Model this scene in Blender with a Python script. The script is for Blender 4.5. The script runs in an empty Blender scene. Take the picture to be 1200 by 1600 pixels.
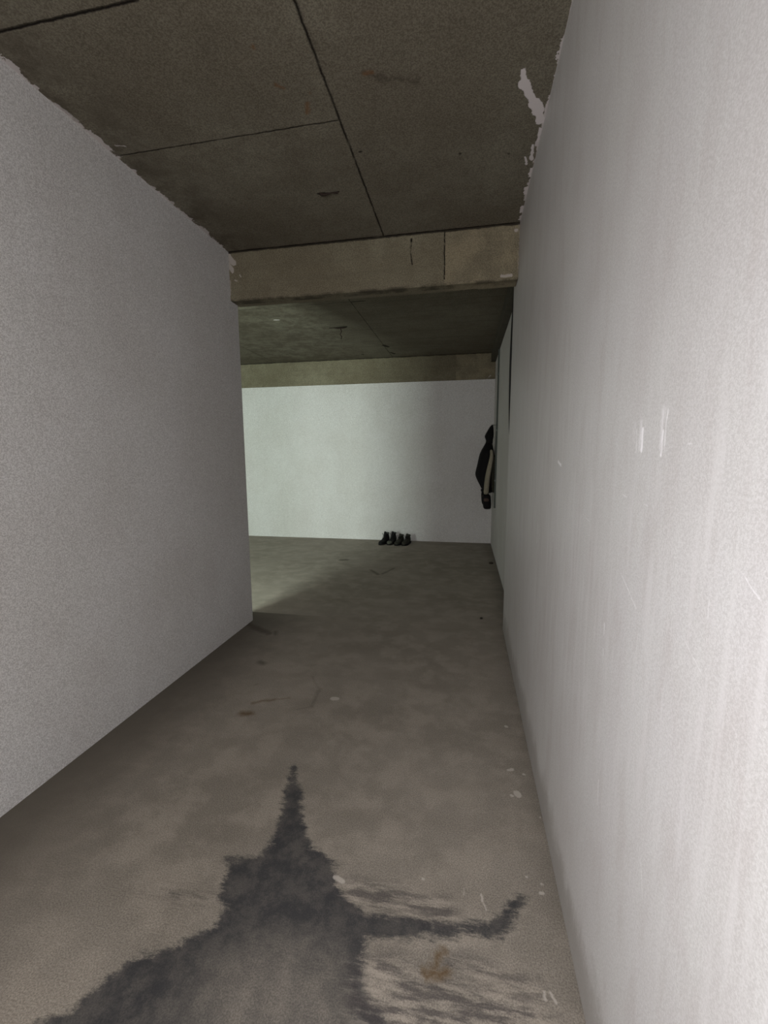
import bpy, bmesh, math, random
import numpy as np
from mathutils import Vector, Matrix, noise as mnoise
random.seed(7)
C = bpy.context.scene.collection
PI = math.pi

# ------------------------------------------------------------------ camera
CAM_H = 1.35
YAW, PITCH, ROLL, FPX = 0.1872, 0.1338, -0.0054, 669.6
cam = bpy.data.cameras.new('camera'); co = bpy.data.objects.new('camera', cam); C.objects.link(co)
cam.sensor_fit = 'VERTICAL'; cam.sensor_height = 36; cam.lens = FPX / 1600 * 36
cam.clip_start = 0.02
F = Vector((-math.sin(YAW) * math.cos(PITCH), math.cos(YAW) * math.cos(PITCH), -math.sin(PITCH)))
R = Vector((math.cos(YAW), math.sin(YAW), 0)); U = R.cross(F)
R2 = R * math.cos(ROLL) + U * math.sin(ROLL); U2 = -R * math.sin(ROLL) + U * math.cos(ROLL)
M = Matrix((R2, U2, -F)).transposed().to_4x4(); M.translation = (0, 0, CAM_H)
co.matrix_world = M
bpy.context.scene.camera = co

# ------------------------------------------------------------------ world, exposure, lights
w = bpy.data.worlds.new('world'); bpy.context.scene.world = w; w.use_nodes = True
w.node_tree.nodes['Background'].inputs[0].default_value = (0.75, 0.85, 1, 1)
w.node_tree.nodes['Background'].inputs[1].default_value = 0.02
vs = bpy.context.scene.view_settings
vs.view_transform = 'Standard'; vs.look = 'None'; vs.gamma = 1; vs.exposure = 0.0; vs.use_curve_mapping = False

def area(name, loc, direction, sx, sy, power, col, spread=PI):
    l = bpy.data.lights.new(name, 'AREA'); l.shape = 'RECTANGLE'; l.size = sx; l.size_y = sy
    l.energy = power; l.color = col; l.spread = spread
    o = bpy.data.objects.new(name, l); C.objects.link(o); o.location = loc
    o.rotation_euler = Vector(direction).to_track_quat('-Z', 'Y').to_euler()
    return o
# assumed light, no lamp body, added beside the camera to brighten the right wall
area('assumed_side_light', (-0.72, -0.02, 1.13), (1, 0.06, 0), 0.30, 0.30, 16, (0.99, 0.968, 1.0))
# daylight through an assumed, unseen opening behind the photographer
area('assumed_daylight_behind', (-0.22, -1.98, 1.25), (-0.08, 1, 0), 0.8, 1.5, 78, (1.0, 0.98, 0.982))
# daylight at the assumed, unseen open end of the bay behind the left partition
area('assumed_daylight_bay', (-2.55, 0.14, 1.15), (-0.10, 1, 0.12), 1.1, 1.5, 265, (0.86, 1.0, 0.90))

# ------------------------------------------------------------------ dimensions
XL, XR, XR2 = -1.698, 0.309, 0.400
H = 2.79
YB0, YB1 = 3.026, 3.155
YC, YE, YF = 3.125, 3.285, 6.578
ZB = 2.455
YN = -2.0
XBAY = -6.0

# ------------------------------------------------------------------ node helpers
def lin(c):
    return tuple(((v / 255) / 12.92 if v / 255 <= .04045 else ((v / 255 + .055) / 1.055) ** 2.4) for v in c)

class NT:
    def __init__(s, name):
        s.m = bpy.data.materials.new(name); s.m.use_nodes = True
        s.t = s.m.node_tree; s.b = s.t.nodes['Principled BSDF']
        s.b.inputs['Specular IOR Level'].default_value = 0.25
        g = s.t.nodes.new('ShaderNodeNewGeometry'); s.pos = g.outputs['Position']
    def put(s, sock, v):
        if isinstance(v, bpy.types.NodeSocket): s.t.links.new(v, sock)
        elif v is not None:
            if isinstance(v, (tuple, list)) and len(v) == 3 and sock.type == 'RGBA': v = (*v, 1)
            sock.default_value = v
    def math(s, op, a, b=None, c=None, clamp=False):
        n = s.t.nodes.new('ShaderNodeMath'); n.operation = op; n.use_clamp = clamp
        for i, v in enumerate((a, b, c)):
            if v is not None: s.put(n.inputs[i], v)
        return n.outputs[0]
    def vmath(s, op, a, b=None, out=0):
        n = s.t.nodes.new('ShaderNodeVectorMath'); n.operation = op
        s.put(n.inputs[0], a)
        if b is not None: s.put(n.inputs[3] if op == 'SCALE' else n.inputs[1], b)
        return n.outputs[out]
    def noise(s, scale, vec=None, detail=4, rough=.55, stretch=None, color=False):
        n = s.t.nodes.new('ShaderNodeTexNoise')
        v = vec or s.pos
        if stretch: v = s.vmath('MULTIPLY', v, stretch)
        s.put(n.inputs['Vector'], v); n.inputs['Scale'].default_value = scale
        n.inputs['Detail'].default_value = detail; n.inputs['Roughness'].default_value = rough
        return n.outputs[1 if color else 0]
    def rng(s, v, a, b, c=0.0, d=1.0, smooth=True):
        n = s.t.nodes.new('ShaderNodeMapRange'); n.interpolation_type = 'SMOOTHSTEP' if smooth else 'LINEAR'
        s.put(n.inputs[0], v)
        for i, x in enumerate((a, b, c, d)): s.put(n.inputs[i + 1], x)
        return n.outputs[0]
    def mix(s, f, a, b, mode='MIX'):
        n = s.t.nodes.new('ShaderNodeMix'); n.data_type = 'RGBA'; n.blend_type = mode
        s.put(n.inputs[0], f); s.put(n.inputs[6], a); s.put(n.inputs[7], b)
        return n.outputs[2]
    def attr(s, name):
        n = s.t.nodes.new('ShaderNodeAttribute'); n.attribute_name = name; return n.outputs['Fac']
    def warp(s, amt, scale, detail=4):
        nn = s.noise(scale, detail=detail, rough=.65, color=True)
        off = s.vmath('SUBTRACT', nn, (.5, .5, .5))
        return s.vmath('ADD', s.pos, s.vmath('SCALE', off, amt))
    def sep(s, v):
        n = s.t.nodes.new('ShaderNodeSeparateXYZ'); s.put(n.inputs[0], v); return n.outputs
    def bump(s, h, strength=.2, dist=.01):
        n = s.t.nodes.new('ShaderNodeBump'); n.inputs['Strength'].default_value = strength
        n.inputs['Distance'].default_value = dist; s.put(n.inputs['Height'], h)
        s.t.links.new(n.outputs[0], s.b.inputs['Normal'])
    def caps(s, vec, a, b, r, soft=.006):
        n = s.t.nodes.new('ShaderNodeGroup'); n.node_tree = CAPS
        s.put(n.inputs[0], vec); n.inputs[1].default_value = a; n.inputs[2].default_value = b
        n.inputs[3].default_value = r; n.inputs[4].default_value = soft
        return n.outputs[0]
    def many(s, vec, lst, soft=.006):
        cur = None
        for a, b, r in lst:
            m = s.caps(vec, a, b, r, soft)
            cur = m if cur is None else s.math('MAXIMUM', cur, m)
        return cur

def make_caps():
    g = bpy.data.node_groups.new('capsule_mask', 'ShaderNodeTree')
    I = g.interface
    for n, t in (('P', 'NodeSocketVector'), ('A', 'NodeSocketVector'), ('B', 'NodeSocketVector'),
                 ('R', 'NodeSocketFloat'), ('Soft', 'NodeSocketFloat')):
        I.new_socket(n, in_out='INPUT', socket_type=t)
    I.new_socket('Mask', in_out='OUTPUT', socket_type='NodeSocketFloat')
    gi = g.nodes.new('NodeGroupInput'); go = g.nodes.new('NodeGroupOutput'); L = g.links.new
    def vm(op, a, b):
        n = g.nodes.new('ShaderNodeVectorMath'); n.operation = op; L(a, n.inputs[0])
        L(b, n.inputs[3] if op == 'SCALE' else n.inputs[1]); return n
    def mm(op, a, b, clamp=False):
        n = g.nodes.new('ShaderNodeMath'); n.operation = op; n.use_clamp = clamp; L(a, n.inputs[0]); L(b, n.inputs[1]); return n.outputs[0]
    pa = vm('SUBTRACT', gi.outputs[0], gi.outputs[1]).outputs[0]
    ba = vm('SUBTRACT', gi.outputs[2], gi.outputs[1]).outputs[0]
    t = mm('DIVIDE', vm('DOT_PRODUCT', pa, ba).outputs[1], vm('DOT_PRODUCT', ba, ba).outputs[1], True)
    d = vm('SUBTRACT', pa, vm('SCALE', ba, t).outputs[0])
    n = g.nodes.new('ShaderNodeVectorMath'); n.operation = 'LENGTH'; L(d.outputs[0], n.inputs[0])
    e = mm('SUBTRACT', gi.outputs[3], n.outputs[1])
    L(mm('DIVIDE', e, gi.outputs[4], True), go.inputs[0])
    return g
CAPS = make_caps()

def simple(name, col, rough=.85, nscale=60, var=.25, bump=.3, bdist=.002, metal=0):
    n = NT(name); k = n.noise(nscale, detail=4)
    c = lin(col)
    n.put(n.b.inputs['Base Color'], n.mix(k, tuple(v * (1 - var) for v in c), tuple(v * (1 + var) for v in c)))
    n.b.inputs['Roughness'].default_value = rough; n.b.inputs['Metallic'].default_value = metal
    if bump: n.bump(k, bump, bdist)
    return n.m

# ------------------------------------------------------------------ plaster
def plaster(name, scratches=False, gloss=False, tone=(196, 194, 193)):
    n = NT(name); c = lin(tone)
    sc = lambda k, t=(1, 1, 1): tuple(v * k * q for v, q in zip(c, t))
    big = n.noise(1.6, detail=4)
    streak = n.noise(2.2, stretch=(4, 4, .8), detail=6, rough=.7)
    col = n.mix(n.rng(big, .35, .65), sc(.95, (1.0, .995, .985)), sc(1.03, (.995, 1.0, 1.005)))
    col = n.mix(n.rng(streak, .35, .65, 0, .55 if scratches else .3), col, sc(1.08, (.975, 1.0, .985)))
    st2 = n.noise(6, stretch=(2.2, 2.2, .6), detail=6, rough=.7)
    col = n.mix(n.rng(st2, .48, .68, 0, .5 if scratches else .12), col, sc(.86, (1.03, 1, .985)))
    # fine sandy stipple of the rendered plaster
    lo, hi = ((.93, .925, .92), (1.05, 1.05, 1.05)) if scratches else ((.80, .79, .785), (1.15, 1.15, 1.15))
    g1 = n.noise(520, detail=2, rough=.8)
    g2 = n.noise(210, detail=2, rough=.8)
    col = n.mix(n.rng(g1, .36, .64, 0, 1), n.mix(1, col, lo, 'MULTIPLY'), n.mix(1, col, hi, 'MULTIPLY'))
    col = n.mix(n.rng(g2, .42, .58, 0, 1), n.mix(1, col, hi, 'MULTIPLY'), n.mix(1, col, lo, 'MULTIPLY'))
    bh = n.math('ADD', n.math('MULTIPLY', g1, .3), n.math('MULTIPLY', streak, 1.0))
    if scratches:
        wv = n.warp(.012, 25)
        P = lambda y, z: (XR, y, z)
        sl = [(P(1.010, 1.150), P(1.008, 1.105), .0016), (P(.981, .978), P(.978, .952), .0035), (P(.895, 1.109), P(.82, 1.07), .0022),
              (P(.755, 1.419), P(.757, 1.345), .0030), (P(.765, 1.385), P(.767, 1.345), .0045), (P(.847, 1.391), P(.847, 1.355), .0060),
              (P(.875, 1.391), P(.872, 1.352), .0030), (P(.593, 1.18), P(.592, 1.10), .0014), (P(.643, 1.087), P(.592, 1.062), .0016),
              (P(.536, 1.215), P(.503, 1.195), .0020), (P(.571, 1.075), P(.513, 1.03), .0012), (P(.978, .921), P(.975, .895), .0032),
              (P(1.1, .748), P(1.097, .70), .0022), (P(1.226, .81), P(1.206, .75), .0022), (P(.689, 1.362), P(.672, 1.363), .0022),
              (P(1.55, 1.322), P(1.50, 1.312), .007), (P(.704, 1.093), P(.659, 1.075), .0014), (P(1.2, 1.19), P(1.14, 1.18), .002),
              (P(.93, 1.27), P(.90, 1.265), .002), (P(.84, 1.262), P(.80, 1.26), .0016), (P(.95, .62), P(.948, .56), .003),
              (P(.90, .52), P(.90, .47), .002), (P(.72, .66), P(.70, .60), .002), (P(1.9, 1.05), P(1.9, .97), .004)]
        msk = n.many(wv, sl, .004)
        msk = n.math('MULTIPLY', msk, n.rng(n.noise(60, stretch=(1, 2, .6)), .25, .5))
        col = n.mix(n.math('MULTIPLY', msk, .85), col, lin((246, 244, 246)))
        sm = n.many(n.warp(.02, 20), [(P(.85, 1.40), P(.85, 1.365), .016), (P(.765, 1.415), P(.767, 1.36), .014), (P(.885, 1.40), P(.885, 1.37), .010)], .02)
        sn = n.noise(38, stretch=(1, 2.2, .25), detail=3)
        col = n.mix(n.math('MULTIPLY', n.math('MULTIPLY', sm, n.rng(sn, .38, .58)), .75), col, lin((246, 244, 246)))
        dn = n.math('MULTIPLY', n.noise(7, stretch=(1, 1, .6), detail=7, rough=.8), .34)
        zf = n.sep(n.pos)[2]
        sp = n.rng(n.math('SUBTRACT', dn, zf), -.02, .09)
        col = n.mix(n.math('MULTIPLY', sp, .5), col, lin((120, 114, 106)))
        # trowel strokes, vertical lighter streaks
        ts = n.noise(30, stretch=(1, 1.4, .12), detail=3)
        zz = n.sep(n.pos)[2]
        band = n.math('MULTIPLY', n.rng(zz, .4, .8), n.rng(zz, 1.7, 1.3))
        col = n.mix(n.math('MULTIPLY', n.rng(ts, .50, .66, 0, .4), band), col, sc(1.14))
    n.put(n.b.inputs['Base Color'], col)
    n.b.inputs['Roughness'].default_value = .45 if gloss else .85
    n.b.inputs['Specular IOR Level'].default_value = .35 if gloss else .15
    n.bump(bh, .10 if scratches else .2, .003)
    return n.m

# ------------------------------------------------------------------ concrete (soffit and beams)
def concrete(name, tone, kind):
    n = NT(name); c = lin(tone)
    sc = lambda k, t=(1, 1, 1): tuple(v * k * q for v, q in zip(c, t))
    big = n.noise(1.3, detail=5, rough=.6)
    med = n.noise(7, detail=6, rough=.7)
    col = n.mix(n.rng(big, .3, .7), sc(.82, (1.03, 1, .97)), sc(1.15, (.98, 1, 1.0)))
    col = n.mix(n.rng(med, .35, .7, 0, .55), col, sc(.72, (1.0, .97, .93)))
    g1 = n.noise(160, detail=3, rough=.8)
    col = n.mix(n.rng(g1, .36, .64), n.mix(1, col, (.70, .69, .68), 'MULTIPLY'), n.mix(1, col, (1.28, 1.28, 1.28), 'MULTIPLY'))
    P = n.warp(.02, 14)
    Z = H
    dark = lin((28, 24, 20))
    if kind == 'ceiling':
        seams = [((-.574, -4, Z), (-.564, YB0, Z), .0075), ((XL, 2.013, Z), (-.574, 2.003, Z), .006), ((XL, 1.402, Z), (-1.056, 1.401, Z), .008),
                 ((-1.056, 1.401, Z), (-.574, 1.401, Z), .003), ((-1.104, 3.2, Z), (-1.1, YF, Z), .006), ((-2.96, 3.2, Z), (-2.98, YF, Z), .006),
                 ((XL, YB0, Z), (XR, YB0, Z), .013), ((XBAY, 4.19, Z), (-.96, 4.177, Z), .006)]
        sm = n.math('MULTIPLY', n.many(n.warp(.012, 24), seams, .006), n.rng(n.noise(9), .25, .5, .35, 1))
        # the board joint across is only a short dark dash on the far slab
        x, y, z = n.sep(n.pos)
        band = n.noise(2.2, stretch=(.35, 7, 1), detail=4)
        farm = n.rng(y, 3.15, 3.2)
        col = n.mix(n.math('MULTIPLY', n.rng(band, .48, .66, 0, .3), farm), col, sc(.55))
        edge_noise = n.noise(5, stretch=(1, 1, 1), detail=6, rough=.8)
        # darker towards the left wall, broken up by noise
        col = n.mix(n.math('MULTIPLY', n.rng(edge_noise, .42, .60, 0, .6), n.rng(x, XL + .42, XL + .02)), col, sc(.42, (1, .9, .85)))
        st = n.many(n.warp(.09, 24), [((-.401, 1.81, Z), (-.219, 1.868, Z), .022), ((-.56, 1.5, Z), (-.55, 1.8, Z), .012)], .03)
        col = n.mix(n.math('MULTIPLY', st, .62), col, lin((44, 32, 28)))
        rust = n.many(n.warp(.03, 30), [((-.672, 1.89, Z), (-.69, 1.94, Z), .014), ((-.77, 1.615, Z), (-.772, 1.62, Z), .012),
                                        ((-.64, 1.843, Z), (-.645, 1.85, Z), .009), ((-.41, 1.80, Z), (-.38, 1.80, Z), .013),
                                        ((-.76, 1.78, Z), (-.74, 1.80, Z), .012)], .012)
        col = n.mix(n.math('MULTIPLY', rust, .6), col, lin((104, 66, 30)))
        blk = n.many(P, [((.177, 2.362, Z), (.179, 2.366, Z), .009), ((-.057, 2.316, Z), (-.055, 2.32, Z), .010), ((-.528, 2.209, Z), (-.52, 2.207, Z), .010),
                         ((-1.1, 5.85, Z), (-1.06, 5.95, Z), .03), ((-1.075, 6.28, Z), (-1.04, 6.36, Z), .025), ((-1.5, 6.3, Z), (-1.49, 6.32, Z), .02),
                         ((-.834, 2.489, Z), (-.80, 2.489, Z), .012), ((-.80, 2.492, Z), (-.716, 2.495, Z), .006), ((-.66, 2.50, Z), (-.60, 2.50, Z), .003),
                         ((-1.10, 4.184, Z), (-.965, 4.177, Z), .012), ((-1.56, 4.956, Z), (-1.36, 4.94, Z), .018)], .008)
        col = n.mix(n.math('MULTIPLY', blk, .88), col, dark)
        col = n.mix(sm, col, dark)
        # white filler smears
        W = n.warp(.030, 34, 6)
        wp = [((.186, 1.905, Z), (.196, 1.945, Z), .012), ((.192, 1.96, Z), (.212, 1.985, Z), .021), ((.212, 1.99, Z), (.245, 2.06, Z), .018), ((.252, 2.07, Z), (.276, 2.12, Z), .026), ((.278, 2.12, Z), (.293, 2.18, Z), .019),
              ((.258, 2.405, Z), (.272, 2.46, Z), .007), ((.283, 2.33, Z), (.291, 2.425, Z), .009), ((.30, 2.5, Z), (.30, 2.56, Z), .008),
              ((.299, 2.66, Z), (.299, 2.71, Z), .012), ((.30, 2.84, Z), (.30, 2.9, Z), .011), ((-2.05, 4.55, Z), (-2.01, 4.556, Z), .014),
              ((.302, 2.22, Z), (.302, 2.3, Z), .008)]
        wm = n.many(W, wp, .003)
        ew = n.noise(11, detail=6, rough=.75)
        edge = n.math('MAXIMUM', n.rng(x, n.math('SUBTRACT', XR - .001, n.math('MULTIPLY', n.rng(ew, .45, .65), .018)), XR, 0, 1),
                      n.rng(x, n.math('ADD', XL + .001, n.math('MULTIPLY', n.rng(ew, .42, .68), .035)), XL, 0, 1))
        edge = n.math('MULTIPLY', n.math('GREATER_THAN', edge, .02), n.math('LESS_THAN', y, YB0))
        lf = n.math('MULTIPLY', n.many(n.warp(.03, 30), [((-1.64, 1.95, Z), (-1.60, 1.96, Z), .006), ((XL, 1.70, Z), (XL + .005, 1.78, Z), .018), ((XL, 1.85, Z), (XL, 1.95, Z), .018)], .003), .5)
        wm = n.math('MAXIMUM', n.math('MAXIMUM', wm, n.math('MULTIPLY', edge, .8)), lf)
        col = n.mix(wm, col, lin((196, 189, 188)))
        n.bump(n.math('SUBTRACT', n.math('ADD', n.math('MULTIPLY', med, .5), n.math('MULTIPLY', wm, .6)), sm), .5, .006)
    else:
        x, y, z = n.sep(n.pos)
        Y = YB0
        ck = n.many(n.warp(.012, 18), [((-.380, Y, 2.755), (-.384, Y, 2.68), .008), ((-.384, Y, 2.68), (-.374, Y, 2.60), .006), ((-.161, Y, 2.785), (-.161, Y, 2.495), .006),
                                       ((-.06, 3.145, ZB), (.055, 3.142, ZB), .006)], .004)
        ck = n.math('MULTIPLY', ck, n.rng(n.noise(25), .3, .5, .2, 1))
        # the cast to the right of the joint is paler
        rp = n.math('MULTIPLY', n.rng(x, -.163, -.159), n.rng(n.noise(5, detail=5), .35, .65, .15, 1))
        col = n.mix(rp, col, n.mix(1, col, (1.45, 1.42, 1.38), 'MULTIPLY'))
        bd = n.noise(4, stretch=(.4, 1, 5), detail=4)
        col = n.mix(n.rng(bd, .5, .7, 0, .35), col, sc(.7))
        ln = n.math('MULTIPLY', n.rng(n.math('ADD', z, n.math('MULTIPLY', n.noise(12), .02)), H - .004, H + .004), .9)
        ln2 = n.math('MULTIPLY', n.math('MULTIPLY', n.math('MULTIPLY', n.rng(z, ZB + .018, ZB + .004), n.math('LESS_THAN', y, 3.10)), n.rng(n.noise(6, detail=5), .42, .6)), .6)
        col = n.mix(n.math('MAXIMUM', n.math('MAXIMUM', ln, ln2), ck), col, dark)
        wt = n.many(n.warp(.028, 30, 5), [((-1.70, Y, 2.76), (-1.66, Y, 2.715), .022), ((-1.70, Y, 2.71), (-1.672, Y, 2.66), .016), ((-1.695, Y, 2.60), (-1.695, Y, 2.5), .006),
                                          ((.205, Y, 2.484), (.268, Y, 2.481), .011), ((.28, Y, 2.748), (.29, Y, 2.748), .011), ((-1.62, Y, 2.63), (-1.61, Y, 2.62), .006),
                                          ((.304, Y, 2.78), (.304, Y, 2.5), .003), ((-1.66, Y, 2.60), (-1.64, Y, 2.59), .006),
                                          ((.33, YF - .03, 2.47), (.29, YF - .03, 2.43), .02)], .004)
        col = n.mix(n.math('MULTIPLY', wt, .75), col, lin((165, 158, 152)))
        n.bump(n.math('SUBTRACT', med, ck), .4, .005)
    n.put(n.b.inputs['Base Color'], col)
    n.b.inputs['Roughness'].default_value = .9; n.b.inputs['Specular IOR Level'].default_value = .1
    return n.m

# ------------------------------------------------------------------ floor
def floor_mat():
    n = NT('dusty_concrete_floor'); c = lin((144, 137, 128))
    sc = lambda k, t=(1, 1, 1): tuple(v * k * q for v, q in zip(c, t))
    big = n.noise(1.1, detail=5, rough=.6)
    med = n.noise(6, detail=6, rough=.65)
    swp = n.noise(3.0, stretch=(.6, 2.2, 1), detail=5)
    col = n.mix(n.rng(big, .3, .7), sc(.86, (1.0, 1, .98)), sc(1.1))
    col = n.mix(n.rng(med, .42, .62, 0, .75), col, sc(1.25, (1, .99, .98)))
    col = n.mix(n.rng(swp, .45, .7, 0, .25), col, sc(.68, (1.02, 1, .97)))
    g1 = n.noise(230, detail=3, rough=.8)
    col = n.mix(n.rng(g1, .36, .64), n.mix(1, col, (.72, .71, .70), 'MULTIPLY'), n.mix(1, col, (1.26, 1.26, 1.25), 'MULTIPLY'))
    x, y, z = n.sep(n.pos)
    P = n.warp(.05, 16, 5)
    # dirt gathered along the wall foot, ragged
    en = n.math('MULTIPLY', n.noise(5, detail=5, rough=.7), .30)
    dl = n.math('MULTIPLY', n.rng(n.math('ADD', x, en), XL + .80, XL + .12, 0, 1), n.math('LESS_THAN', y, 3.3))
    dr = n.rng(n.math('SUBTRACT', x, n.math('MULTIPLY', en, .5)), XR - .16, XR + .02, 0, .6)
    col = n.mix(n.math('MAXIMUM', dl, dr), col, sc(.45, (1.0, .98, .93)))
    dk = n.many(P, [((-1.45, 2.90, 0), (-1.70, 3.04, 0), .045), ((-1.415, 2.94, 0), (-1.39, 2.90, 0), .03), ((-1.30, 2.46, 0), (-1.28, 2.45, 0), .04),
                    ((-1.07, 4.80, 0), (-.95, 4.62, 0), .035), ((-.90, 4.66, 0), (-.82, 4.92, 0), .03), ((-1.537, 5.21, 0), (-1.5, 5.23, 0), .06),
                    ((-.81, 2.22, 0), (-.79, 2.05, 0), .016), ((-.79, 2.05, 0), (-.86, 2.0, 0), .012), ((-.9, 2.35, 0), (-.81, 2.22, 0), .012),
                    ((.15, 3.47, 0), (.155, 3.48, 0), .015), ((-1.2, 2.2, 0), (-1.19, 2.21, 0), .014), ((-.09, 1.29, 0), (-.07, 1.292, 0), .009)], .03)
    col = n.mix(n.math('MULTIPLY', dk, .55), col, lin((62, 54, 46)))
    rs = n.many(P, [((-1.12, 2.02, 0), (-1.03, 2.07, 0), .022), ((-1.03, 2.07, 0), (-.94, 2.10, 0), .014), ((-1.13, 1.92, 0), (-1.09, 1.93, 0), .035)], .03)
    col = n.mix(n.math('MULTIPLY', rs, .8), col, lin((92, 70, 42)))
    rn = n.many(n.warp(.05, 30, 5), [((-.06, .975, 0), (-.035, 1.015, 0), .020), ((-.075, .955, 0), (-.02, .965, 0), .022)], .02)
    # wet patch: signed distance stored on the mesh, edge broken up by noise
    sd = n.attr('wet')
    e1 = n.math('MULTIPLY', n.math('SUBTRACT', n.noise(17, stretch=(.6, 1.5, 1), detail=9, rough=.85), .5), .15)
    wetm = n.rng(n.math('ADD', sd, e1), -.022, .006)
    inner = n.rng(n.noise(14, detail=6, rough=.75), .38, .62)
    deep = n.attr('deep')
    wetf = n.math('MULTIPLY', wetm, n.math('MULTIPLY_ADD', n.math('MULTIPLY', inner, .18), 1, n.math('MULTIPLY_ADD', deep, .40, .33)))
    col = n.mix(n.math('MULTIPLY', wetf, 1, clamp=True), col, lin((50, 52, 57)))
    halo = n.math('MULTIPLY', n.rng(n.math('ADD', sd, e1), -.03, -.008), n.math('SUBTRACT', 1, wetm))
    col = n.mix(n.math('MULTIPLY', n.math('MULTIPLY', halo, n.rng(med, .4, .6)), .22), col, lin((196, 186, 168)))
    # damp brush streaks beside the patch
    sv = n.noise(9, stretch=(.8, 4.2, 1), detail=6, rough=.7)
    reg = n.many(P, [((-.32, 1.13, 0), (-.04, 1.12, 0), .065), ((-.95, 1.02, 0), (-.74, 1.03, 0), .04), ((-.20, .90, 0), (.2, .86, 0), .11),
                     ((-.45, 1.21, 0), (-.28, 1.23, 0), .02), ((.0, .99, 0), (.2, .97, 0), .05)], .05)
    col = n.mix(n.math('MULTIPLY', n.math('MULTIPLY', reg, n.rng(sv, .44, .58)), .62), col, lin((58, 54, 58)))
    col = n.mix(n.math('MULTIPLY', n.math('MULTIPLY', reg, n.rng(sv, .46, .36)), .30), col, lin((190, 178, 165)))
    col = n.mix(n.math('MULTIPLY', rn, .8), col, lin((98, 76, 46)))
    pl = n.many(n.warp(.014, 45, 5), [((.210, 1.75, 0), (.225, 1.755, 0), .010), ((.229, 1.625, 0), (.232, 1.615, 0), .016), ((.205, 1.61, 0), (.21, 1.605, 0), .008),
                                      ((.268, 1.735, 0), (.27, 1.735, 0), .007), ((.299, 1.52, 0), (.3, 1.52, 0), .005), ((.074, 1.189, 0), (.078, 1.172, 0), .0055),
                                      ((.080, 1.165, 0), (.086, 1.145, 0), .004), ((.224, .972, 0), (.222, .955, 0), .0055), ((.238, .972, 0), (.247, .951, 0), .0055),
                                      ((-.70, 2.14, 0), (-.68, 2.142, 0), .018), ((.218, 1.273, 0), (.22, 1.273, 0), .006), ((.262, 1.255, 0), (.264, 1.255, 0), .006),
                                      ((.256, 1.228, 0), (.26, 1.228, 0), .008), ((.223, 2.055, 0), (.226, 2.055, 0), .010), ((-.385, 1.16, 0), (-.36, 1.152, 0), .010),
                                      ((-.11, 1.205, 0), (-.105, 1.205, 0), .005), ((.02, 1.18, 0), (.022, 1.20, 0), .003)], .004)
    col = n.mix(n.math('MULTIPLY', pl, .6), col, lin((205, 197, 188)))
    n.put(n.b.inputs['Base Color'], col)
    n.put(n.b.inputs['Roughness'], n.math('MULTIPLY_ADD', wetm, -.18, .82))
    n.b.inputs['Specular IOR Level'].default_value = .2
    n.bump(n.math('ADD', med, n.math('MULTIPLY', g1, .25)), .25, .006)
    return n.m

# ------------------------------------------------------------------ mesh helpers
def bm_box(bm, x0, x1, y0, y1, z0, z1):
    v = [bm.verts.new(p) for p in ((x0, y0, z0), (x1, y0, z0), (x1, y1, z0), (x0, y1, z0), (x0, y0, z1), (x1, y0, z1), (x1, y1, z1), (x0, y1, z1))]
    for f in ((3, 2, 1, 0), (4, 5, 6, 7), (0, 1, 5, 4), (1, 2, 6, 5), (2, 3, 7, 6), (3, 0, 4, 7)):
        bm.faces.new([v[i] for i in f])

def obj(name, bm, mat, parent=None, smooth=True, sub=0):
    bmesh.ops.recalc_face_normals(bm, faces=bm.faces)
    me = bpy.data.meshes.new(name); bm.to_mesh(me); bm.free()
    me.materials.append(mat)
    for p in me.polygons: p.use_smooth = smooth
    o = bpy.data.objects.new(name, me); C.objects.link(o)
    if parent: o.parent = parent
    if sub:
        m = o.modifiers.new('sub', 'SUBSURF'); m.levels = sub; m.render_levels = sub
    return o

def struct(name, boxes, mat):
    bm = bmesh.new()
    for b in boxes: bm_box(bm, *b)
    o = obj(name, bm, mat, smooth=False); o['kind'] = 'structure'
    return o

def tag(o, label, cat, group=None):
    o['label'] = label; o['category'] = cat
    if group: o['group'] = group
    return o

def thing(name, label, cat, loc=(0, 0, 0), rz=0, group=None):
    o = bpy.data.objects.new(name, None); C.objects.link(o)
    o.location = loc; o.rotation_euler = (0, 0, rz); o.empty_display_size = .1
    return tag(o, label, cat, group)

def loft(bm, rings, cap=True, close=True):
    """rings: lists of points, joined in order."""
    vs_ = [[bm.verts.new(p) for p in r] for r in rings]
    n = len(vs_[0])
    for a, b in zip(vs_, vs_[1:]):
        for i in range(n if close else n - 1):
            j = (i + 1) % n
            bm.faces.new((a[i], a[j], b[j], b[i]))
    if cap:
        bm.faces.new(vs_[0][::-1]); bm.faces.new(vs_[-1])

def tube(bm, pts, rad, n=8):
    """swept tube along pts with radius (number or list)"""
    pts = [Vector(p) for p in pts]
    rings = []; ref = Vector((0.13, 0.31, 1)).normalized()
    for i, p in enumerate(pts):
        t = (pts[min(i + 1, len(pts) - 1)] - pts[max(i - 1, 0)]).normalized()
        rf = ref if abs(t.dot(ref)) < .95 else Vector((1, 0, 0))
        u = t.cross(rf).normalized(); v = t.cross(u)
        r = rad[i] if isinstance(rad, (list, tuple)) else rad
        rings.append([p + (u * math.cos(2 * PI * k / n) + v * math.sin(2 * PI * k / n)) * r for k in range(n)])
    loft(bm, rings)

# ------------------------------------------------------------------ the setting
M_pl = plaster('plaster_wall')
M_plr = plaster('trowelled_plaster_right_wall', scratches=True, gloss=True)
M_ceil = concrete('board_marked_concrete_ceiling', (108, 103, 91), 'ceiling')
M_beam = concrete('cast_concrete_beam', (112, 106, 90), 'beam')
M_lint = simple('dark_concrete_lintel', (74, 70, 60), .95, 12, .35, .4, .006)
M_floor = floor_mat()

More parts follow.
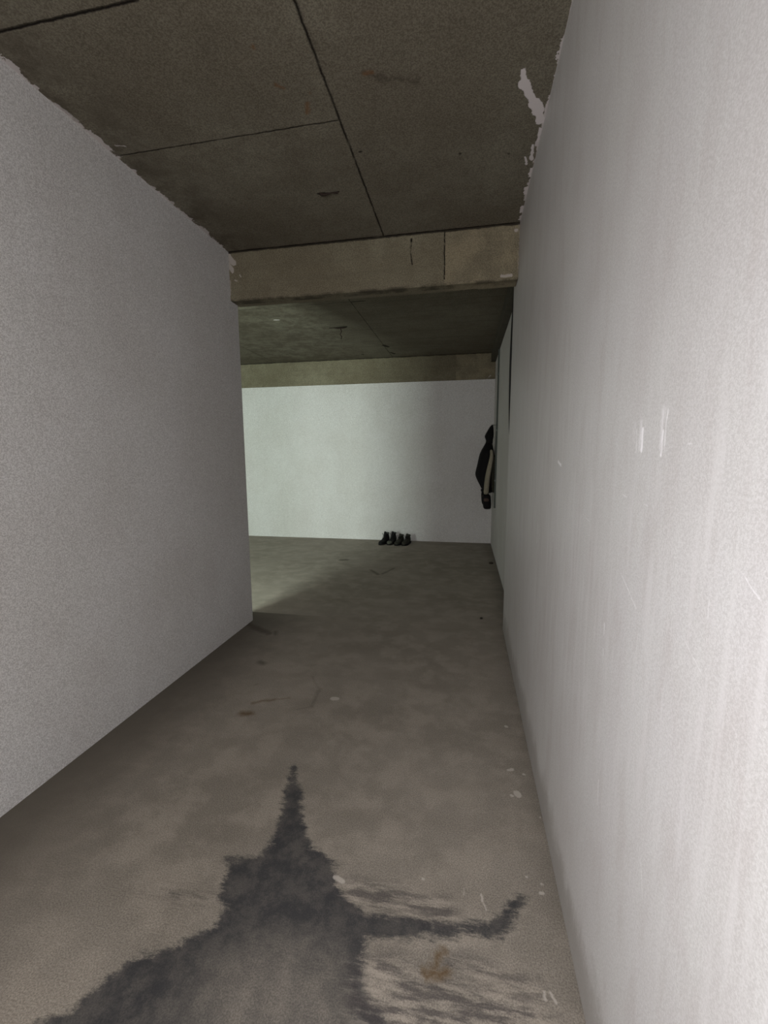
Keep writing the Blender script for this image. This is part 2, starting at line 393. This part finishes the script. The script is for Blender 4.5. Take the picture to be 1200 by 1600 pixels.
# floor: a graded grid so that the wet patch can be stored on its vertices
WET = [(-0.718, 1.605), (-0.645, 1.496), (-0.575, 1.343), (-0.495, 1.241), (-0.419, 1.216), (-0.38, 1.136), (-0.326, 1.092), (-0.27, 1.06), (-0.134, 1.078), (0.013, 1.087), (0.099, 1.11), (0.15, 1.166), (0.186, 1.206), (0.204, 1.195), (0.146, 1.119), (0.12, 1.085), (-0.022, 1.059), (-0.142, 1.037), (-0.247, 1.006), (-0.261, 0.967), (-0.229, 0.887), (-0.176, 0.838), (-0.092, 0.744), (-.05, .45), (-1.042, 0.40), (-1.06, 0.62), (-0.927, 0.716), (-0.909, 0.757), (-0.839, 0.849), (-0.772, 0.883), (-0.692, 0.94), (-0.67, 1.004), (-0.704, 1.036), (-0.734, 1.113), (-0.767, 1.153), (-0.737, 1.158), (-0.667, 1.171), (-0.634, 1.233), (-0.653, 1.328), (-0.679, 1.423), (-0.69, 1.513)]
def sdf(px, py, poly):
    P = np.array(poly); Q = np.roll(P, -1, 0)
    d = np.full(px.shape, 1e9); ins = np.zeros(px.shape, bool)
    for (ax, ay), (bx, by) in zip(P, Q):
        ex, ey = bx - ax, by - ay
        t = np.clip(((px - ax) * ex + (py - ay) * ey) / (ex * ex + ey * ey), 0, 1)
        d = np.minimum(d, np.hypot(px - ax - t * ex, py - ay - t * ey))
        c = ((ay > py) != (by > py)) & (px < (bx - ax) * (py - ay) / (by - ay + 1e-12) + ax)
        ins ^= c
    return np.where(ins, d, -d)
def build_floor():
    xs = np.concatenate([np.linspace(XBAY - .1, XL, 12)[:-1], np.arange(XL, .31, .0125), [.31, .45, .60]])
    ys = np.concatenate([np.linspace(YN - .1, .3, 10)[:-1], np.arange(.3, 1.8, .0125), np.linspace(1.8, YF + .05, 24)])
    X, Y = np.meshgrid(xs, ys); nx, ny = len(xs), len(ys)
    co_ = np.stack([X.ravel(), Y.ravel(), np.zeros(X.size)], 1)
    idx = np.arange(nx * ny).reshape(ny, nx)
    f = np.stack([idx[:-1, :-1], idx[:-1, 1:], idx[1:, 1:], idx[1:, :-1]], -1).reshape(-1, 4)
    me = bpy.data.meshes.new('floor'); me.from_pydata(co_.tolist(), [], f.tolist()); me.update()
    sd = np.clip(sdf(X.ravel(), Y.ravel(), WET), -.3, .3)
    a = me.attributes.new('wet', 'FLOAT', 'POINT'); a.data.foreach_set('value', sd.astype(np.float32))
    # the water stands deepest along the upper and left rim
    cx, cy = X.ravel(), Y.ravel()
    d2 = np.hypot((cx + .42) / .22, (cy - .80) / .16)
    deep = np.clip((d2 - .55) / .9, 0, 1)
    a = me.attributes.new('deep', 'FLOAT', 'POINT'); a.data.foreach_set('value', deep.astype(np.float32))
    me.materials.append(M_floor)
    o = bpy.data.objects.new('floor', me); C.objects.link(o); o['kind'] = 'structure'
build_floor()

struct('ceiling', [(XBAY - .1, .60, YN - .1, YF + .15, H, H + .2)], M_ceil)
struct('wall_left', [(XL - .15, XL, YN, YC, 0, H)], M_pl)
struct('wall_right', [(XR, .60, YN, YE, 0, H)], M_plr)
struct('wall_right_recess', [(XR2, .60, YE, YF, 0, H)], M_pl)
struct('wall_far', [(XBAY, .60, YF, YF + .15, 0, H)], M_pl)
struct('wall_back', [(XL - .15, -.65, YN - .12, YN, 0, H), (.2, .60, YN - .12, YN, 0, H), (-.65, .2, YN - .12, YN, 0, .4), (-.65, .2, YN - .12, YN, 2.1, H)], M_pl)  # out of view; its opening is assumed, for the light from behind
struct('wall_bay_side', [(XBAY - .1, XBAY, -.1, YF + .15, 0, H)], M_pl)
struct('wall_bay_back', [(XBAY, -3.55, 0, .13, 0, H), (-1.97, XL - .15, 0, .13, 0, H), (-3.55, -1.97, 0, .13, 0, .35), (-3.55, -1.97, 0, .13, 1.95, H)], M_pl)  # out of view; the gap in it is assumed, for the bay light

def beam(name, x0, x1, y0, y1, z0, z1, mat, bev=.008):
    bm = bmesh.new(); bm_box(bm, x0, x1, y0, y1, z0, z1)
    bmesh.ops.bevel(bm, geom=[e for e in bm.edges if all(v.co.z < z0 + .001 for v in e.verts)], offset=bev, segments=2, profile=.5, affect='EDGES')
    o = obj(name, bm, mat, smooth=False); o['kind'] = 'structure'
    return o
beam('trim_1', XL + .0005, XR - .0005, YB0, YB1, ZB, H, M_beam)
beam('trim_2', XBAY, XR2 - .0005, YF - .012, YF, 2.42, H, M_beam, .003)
beam('trim_3', .335, XR2, YE + .01, YF - .013, 2.655, H, M_lint, .004)

# ------------------------------------------------------------------ jacket
M_black = simple('black_jacket_fabric', (15, 14, 15), .9, 90, .4, .4, .004)
M_lining = simple('greyish_beige_sleeve_fabric', (134, 128, 112), .9, 45, .25, .4, .004)
M_brown = simple('dark_olive_lining', (46, 46, 36), .9, 30, .5, .4, .004)
M_cuff = simple('brown_cuff_band', (70, 56, 50), .9, 60, .2, .3, .002)
M_metal = simple('dull_grey_metal', (98, 104, 98), .5, 40, .2, .1, .001, .3)
M_rubber = simple('black_rubber', (14, 12, 12), .6, 80, .3, .1, .001)

JX, JY = XR2, 6.10
jk = thing('hooded_jacket', 'black hooded jacket with a greyish sleeve hanging on the right wall near the far corner', 'jacket', (JX, JY, .61))
def cloth_ring(cx, cy, z, rx, ry, n=32, fold=.0, k=5, ph=0., fx=2.4, zt=None):
    out = []
    for i in range(n):
        a = 2 * PI * i / n
        c, s = math.cos(a), math.sin(a)
        r = 1 + fold * math.sin(k * a + ph) + fold * .5 * math.sin((k + 4) * a - 1.7 * ph)
        x = cx + rx * math.copysign(abs(c) ** (2 / fx), c) * r
        y = cy + ry * math.copysign(abs(s) ** (2 / fx), s) * r
        out.append((min(x, -.002), y, z + (zt(y) if zt else 0)))
    return out
# body: (z above hem base .61, front protrusion, back gap, half width)
body = [(.900, .13, .05, .07), (.865, .145, .04, .10), (.81, .175, .03, .16), (.775, .20, .02, .20), (.70, .222, .015, .22), (.60, .24, .012, .225),
        (.52, .258, .01, .23), (.455, .270, .01, .23), (.40, .245, .01, .225), (.34, .215, .012, .215), (.285, .185, .02, .20), (.255, .175, .03, .19)]
bm = bmesh.new(); rings = []
for i, (z, fr, bk, hw) in enumerate(body):
    rings.append(cloth_ring(-(fr + bk) / 2, .02, z, (fr - bk) / 2, hw, fold=.03 + .02 * i / 11, k=5, ph=.5 + i * .25, zt=lambda y: -.02 * y))
loft(bm, rings); obj('body', bm, M_black, jk, sub=1)
# hem rib
bm = bmesh.new()
loft(bm, [cloth_ring(-.10, .02, .262, .078, .19), cloth_ring(-.10, .02, .235, .084, .195), cloth_ring(-.10, .02, .205, .080, .185)])
obj('hem_band', bm, M_black, jk, sub=1)
# hood, drooping from the hook to a blunt point in front
bm = bmesh.new()
hd = [(1.130, -.050, .010, .010), (1.100, -.060, .026, .035), (1.050, -.072, .042, .065), (1.000, -.088, .056, .085), (.965, -.093, .061, .09),
      (.93, -.085, .045, .085), (.900, -.085, .045, .085), (.865, -.09, .055, .10)]
loft(bm, [cloth_ring(cx, .0, z, rx, ry, fold=.04, k=3, ph=i * .5) for i, (z, cx, rx, ry) in enumerate(hd)])
obj('hood', bm, M_black, jk, sub=1)
# inner side of the jacket falling against the wall
bm = bmesh.new()
ins = [(.72, -.028, .022, .015), (.62, -.030, .026, .03), (.50, -.032, .028, .035), (.38, -.032, .028, .035), (.28, -.028, .024, .03), (.22, -.024, .018, .02)]
loft(bm, [cloth_ring(cx, -.20, z, rx, ry, fold=.06, k=4, ph=i * .8) for i, (z, cx, rx, ry) in enumerate(ins)])
obj('lining', bm, M_brown, jk, sub=1)
def sleeve(y, s):
    bm = bmesh.new()
    sl = [(.80, -.070, .020, .035), (.735, -.058, .022, .05), (.66, -.068, .027, .055), (.56, -.085, .030, .055), (.46, -.100, .034, .055),
          (.37, -.112, .035, .052), (.28, -.120, .034, .05), (.19, -.124, .034, .048)]
    loft(bm, [cloth_ring(cx, y, z, rx, ry, fold=.07, k=3, ph=i * 1.3 + s) for i, (z, cx, rx, ry) in enumerate(sl)])
    o = obj('sleeve', bm, M_lining, jk, sub=1)
    bm = bmesh.new()
    loft(bm, [cloth_ring(cx, y, z, rx, ry, fold=.03, k=4, ph=i) for i, (z, cx, rx, ry) in enumerate(
        [(.205, -.115, .050, .052), (.16, -.112, .054, .055), (.10, -.108, .054, .055), (.04, -.104, .052, .055), (.0, -.100, .048, .05)])])
    c = obj('cuff', bm, M_black, o, sub=1)
    bm = bmesh.new()
    loft(bm, [cloth_ring(cx, y, z, rx, ry) for z, cx, rx, ry in [(.170, -.116, .044, .060), (.130, -.113, .046, .062), (.098, -.112, .044, .060)]])
    obj('cuff_band', bm, M_cuff, o, sub=1)
sleeve(-.235, 0); sleeve(.255, 2)
# small pale zip tab on the collar
bm = bmesh.new(); bm_box(bm, -.206, -.196, -.215, -.205, .765, .779); obj('zip_pull', bm, M_lining, jk)

# hook that carries the jacket
hk = thing('coat_nail', 'small grey nail in the right wall carrying the black jacket', 'nail', (JX, JY, 1.735))
bm = bmesh.new(); tube(bm, [(0.03, 0, .0), (-.03, 0, .0), (-.055, 0, .002)], .004); obj('shank', bm, M_metal, hk)
bm = bmesh.new(); tube(bm, [(-.055, 0, .002), (-.058, 0, .002)], .009, 12); obj('head', bm, M_metal, hk)

# conduit running down the recessed wall behind the jacket
cd = thing('wall_conduit', 'thin grey-green pipe running down the right wall from the lintel behind the jacket', 'pipe', (XR2, 5.80, .64))
bm = bmesh.new()
bm_box(bm, -.020, 0, -.02, .02, 0, 2.015)
bmesh.ops.bevel(bm, geom=[e for e in bm.edges if abs(e.verts[0].co.z - e.verts[1].co.z) > .5], offset=.006, segments=2, affect='EDGES')
obj('channel', bm, simple('grey_green_conduit', (78, 84, 78), .6, 30, .15, .1, .001), cd, smooth=False)
for z in (.35, 1.0, 1.7):
    bm = bmesh.new(); bm_box(bm, -.023, 0, -.028, .028, z, z + .02); obj('clip', bm, M_metal, cd, smooth=False)

# black cable at the end of the near wall
bm = bmesh.new()
pts = []
for i in range(25):
    t = i / 24; z = 1.46 + t * 1.05
    bow = .016 * math.sin(PI * min(1, t * 1.0)) ** .7
    pts.append((XR + .010 - bow, YE + .012 , z))
tube(bm, pts, [.007] * 25, 8)
cb = obj('black_cable', bm, M_rubber)
tag(cb, 'thin black cable hanging at the edge where the near right wall steps back', 'cable')

# ------------------------------------------------------------------ bits of wire and debris
M_rust = simple('dark_rusty_wire', (40, 30, 24), .8, 60, .4, .3, .001)
bm = bmesh.new()
tube(bm, [(0, 0, .01), (0, 0, -.02), (.012, -.004, -.05), (-.008, .002, -.075), (.010, .006, -.105), (.004, 0, -.13)], .0055, 6)
tube(bm, [(-.09, .0, .002), (-.03, .004, -.010), (.03, -.004, -.010), (.07, .0, .002)], .007, 6)
o = obj('ceiling_wire', bm, M_rust); o.location = (-1.43, 4.95, H)
tag(o, 'dark twisted wire dangling from the far section of the ceiling', 'wire')
bm = bmesh.new()
tube(bm, [(-.055, 0, .004), (-.04, .0, -.006), (-.02, .002, -.007), (.02, -.002, -.006), (.05, .001, -.006), (.062, 0, .004)], [.006, .009, .007, .003, .005, .004], 6)
o = obj('embedded_wire', bm, M_rust); o.location = (-.775, 2.49, H)
tag(o, 'short black wire end lying flat on the near ceiling before the first beam', 'wire')

def crumb(name, loc, sx, sy, sz, mat, label, cat, seed):
    bm = bmesh.new(); bmesh.ops.create_icosphere(bm, subdivisions=2, radius=1)
    for v in bm.verts:
        k = 1 + .35 * mnoise.noise(v.co * 1.6 + Vector((seed * 3.1, 0, 0)))
        v.co = Vector((v.co.x * sx * k, v.co.y * sy * k, v.co.z * sz * k))
    mz = min(v.co.z for v in bm.verts)
    for v in bm.verts: v.co.z -= mz
    o = obj(name, bm, mat, smooth=False); o.location = loc
    return tag(o, label, cat)
M_stone = simple('dark_crumb', (40, 36, 30), .9, 50, .3, .3, .002)
crumb('mortar_crumb', (.335, 5.325, 0), .030, .022, .012, M_stone, 'small dark crumb on the floor by the right wall, nearer the far corner', 'debris', 1)
crumb('mortar_crumb', (.154, 3.476, 0), .013, .010, .006, M_stone, 'tiny dark crumb on the floor level with the step in the right wall', 'debris', 2)

# ------------------------------------------------------------------ shoes
M_shoe = simple('black_shoe_leather', (17, 17, 16), .7, 50, .3, .3, .002)
M_shoe2 = simple('dark_olive_shoe_leather', (44, 43, 36), .7, 40, .3, .3, .002)
M_sole = simple('black_shoe_sole', (12, 11, 10), .8, 40, .2, .2, .002)
M_lace = simple('black_lace', (10, 10, 10), .8, 60, .2, 0)
M_toe = simple('grey_toe_cap', (78, 80, 70), .7, 40, .2, .2, .001)

def make_shoe(name, upper, toe, ankle, label, group):
    """toe points to local -y, 0.29 m long, ankle = collar height"""
    t = thing(name, label, 'shoe', group=group)
    hw = lambda u: .050 * (1 - (abs(u - .72) / .78) ** 3) ** .5 if u < .72 else .050 * max(0.05, 1 - ((u - .72) / .30) ** 2.6) ** .5
    def width(u):   # u 0 heel .. 1 toe
        if u < .12: return .033 * math.sqrt(max(0.03, 1 - ((.12 - u) / .12) ** 2))
        if u < .68: return .033 + (.048 - .033) * (u - .12) / .56
        return .048 * math.sqrt(max(0.03, 1 - ((u - .68) / .33) ** 2.2))
    def outline(grow, n=20):
        us = [0, .02, .06, .12, .3, .5, .68, .8, .9, .96, 1.0]
        L = [(-width(u) * grow, .13 - u * .29) for u in us]
        return L + [(-x, y) for x, y in reversed(L)]
    bm = bmesh.new()
    o1 = outline(1.06)
    loft(bm, [[(x, y, 0) for x, y in o1], [(x * 1.02, y, .012) for x, y in o1], [(x * .97, y * .99, .026) for x, y in o1]])
    obj('sole', bm, M_sole, t, smooth=False)
    # upper: cross sections along the length
    st = [(.02, .055 + ankle * .55, .6), (.06, ankle - .01, .75), (.14, ankle, .80), (.24, ankle, .78), (.34, ankle - .012, .72), (.42, ankle - .04, .72), (.52, .082, .8),
          (.64, .066, .9), (.76, .058, 1), (.88, .052, 1), (.96, .040, .95), (1.0, .026, .8)]
    bm = bmesh.new(); rings = []
    for u, hgt, nar in st:
        wd = width(u) * 1.0; r = []
        for i in range(13):
            a = PI * i / 12
            cx = math.cos(a); sz = math.sin(a)
            zz = .020 + (hgt - .020) * (sz ** .62)
            x = wd * math.copysign(abs(cx) ** .6, cx) * (1 - (1 - nar) * sz)
            r.append((x, .13 - u * .29, zz))
        rings.append(r)
    loft(bm, rings, cap=True, close=True)
    obj('upper', bm, upper, t, sub=1)
    bm = bmesh.new(); rings = []
    for u, hgt in [(.80, .0595), (.88, .0545), (.95, .046), (.99, .036), (1.012, .026)]:
        r = []; wd = width(min(u, .995)) * 1.03 + .001
        for i in range(13):
            a = PI * i / 12; cx = math.cos(a); sz = math.sin(a)
            r.append((wd * math.copysign(abs(cx) ** .6, cx), .13 - u * .29, .018 + (hgt - .016) * sz ** .62))
        rings.append(r)
    loft(bm, rings); obj('toe_cap', bm, toe, t, sub=1)
    # tongue standing above the collar
    bm = bmesh.new()
    tp = [(-.005, .082), (.008, ankle - .02), (.018, ankle + .015), (.020, ankle + .038)]
    loft(bm, [[(-.024, y - .004, z), (.024, y - .004, z), (.022, y + .006, z + .002), (-.022, y + .006, z + .002)] for y, z in tp])
    obj('tongue', bm, upper, t, sub=1)
    # collar padding round the opening
    bm = bmesh.new(); ring = []
    for i in range(17):
        a = -.35 + (PI + .7) * i / 16
        ring.append((.027 * math.cos(a), .068 + .040 * math.sin(a), ankle - .002 + .006 * math.sin(a)))
    tube(bm, ring, .008, 8); obj('collar', bm, upper, t)
    for k in range(4):
        f = k / 3; y = -.040 + .036 * f; z = .076 + (ankle - .100) * f + .016
        bm = bmesh.new(); tube(bm, [(-.026, y + .004, z - .012), (-.012, y, z), (.012, y - .002, z + .001), (.026, y + .004, z - .012)], .003, 6)
        obj('lace', bm, M_lace, t)
    bm = bmesh.new()
    for s in (-1, 1):
        tube(bm, [(0, -.006, ankle - .005)] + [(s * (.012 + .022 * math.sin(q * PI / 6)), -.012 - .012 * q / 6, ankle + .004 - .018 * (q / 6) ** 2 + .01 * math.sin(q * PI / 6)) for q in range(1, 7)], .0025, 6)
    obj('lace_bow', bm, M_lace, t)
    return t
def copy_tree(o, parent=None):
    c = o.copy(); C.objects.link(c)
    if parent: c.parent = parent
    for ch in list(o.children): copy_tree(ch, c)
    return c
g1, g2 = 'pair of black boots by the far wall', 'pair of dark olive shoes by the far wall'
b1 = make_shoe('ankle_boot', M_shoe, M_shoe, .145, 'black ankle boot, leftmost of the four shoes by the far wall', g1)
kids = list(b1.children)
b2 = copy_tree(b1); b2['label'] = 'black ankle boot standing second from the left by the far wall'
for ch in b2.children:
    if ch.name.startswith('toe_cap'):
        ch.data = ch.data.copy(); ch.data.materials[0] = M_toe; ch['label'] = 'greyish toe cap'
s1 = make_shoe('low_shoe', M_shoe2, M_shoe2, .118, 'dark olive lace-up shoe, second from the right by the far wall', g2)
s2 = copy_tree(s1); s2['label'] = 'dark olive lace-up shoe, rightmost of the four beside the far wall'
for o, x, y, r in ((b1, -1.190, 6.33, -.30), (b2, -1.075, 6.35, -.22), (s1, -.955, 6.33, -.24), (s2, -.850, 6.34, -.20)):
    o.location = (x, y, 0); o.rotation_euler = (0, 0, r)
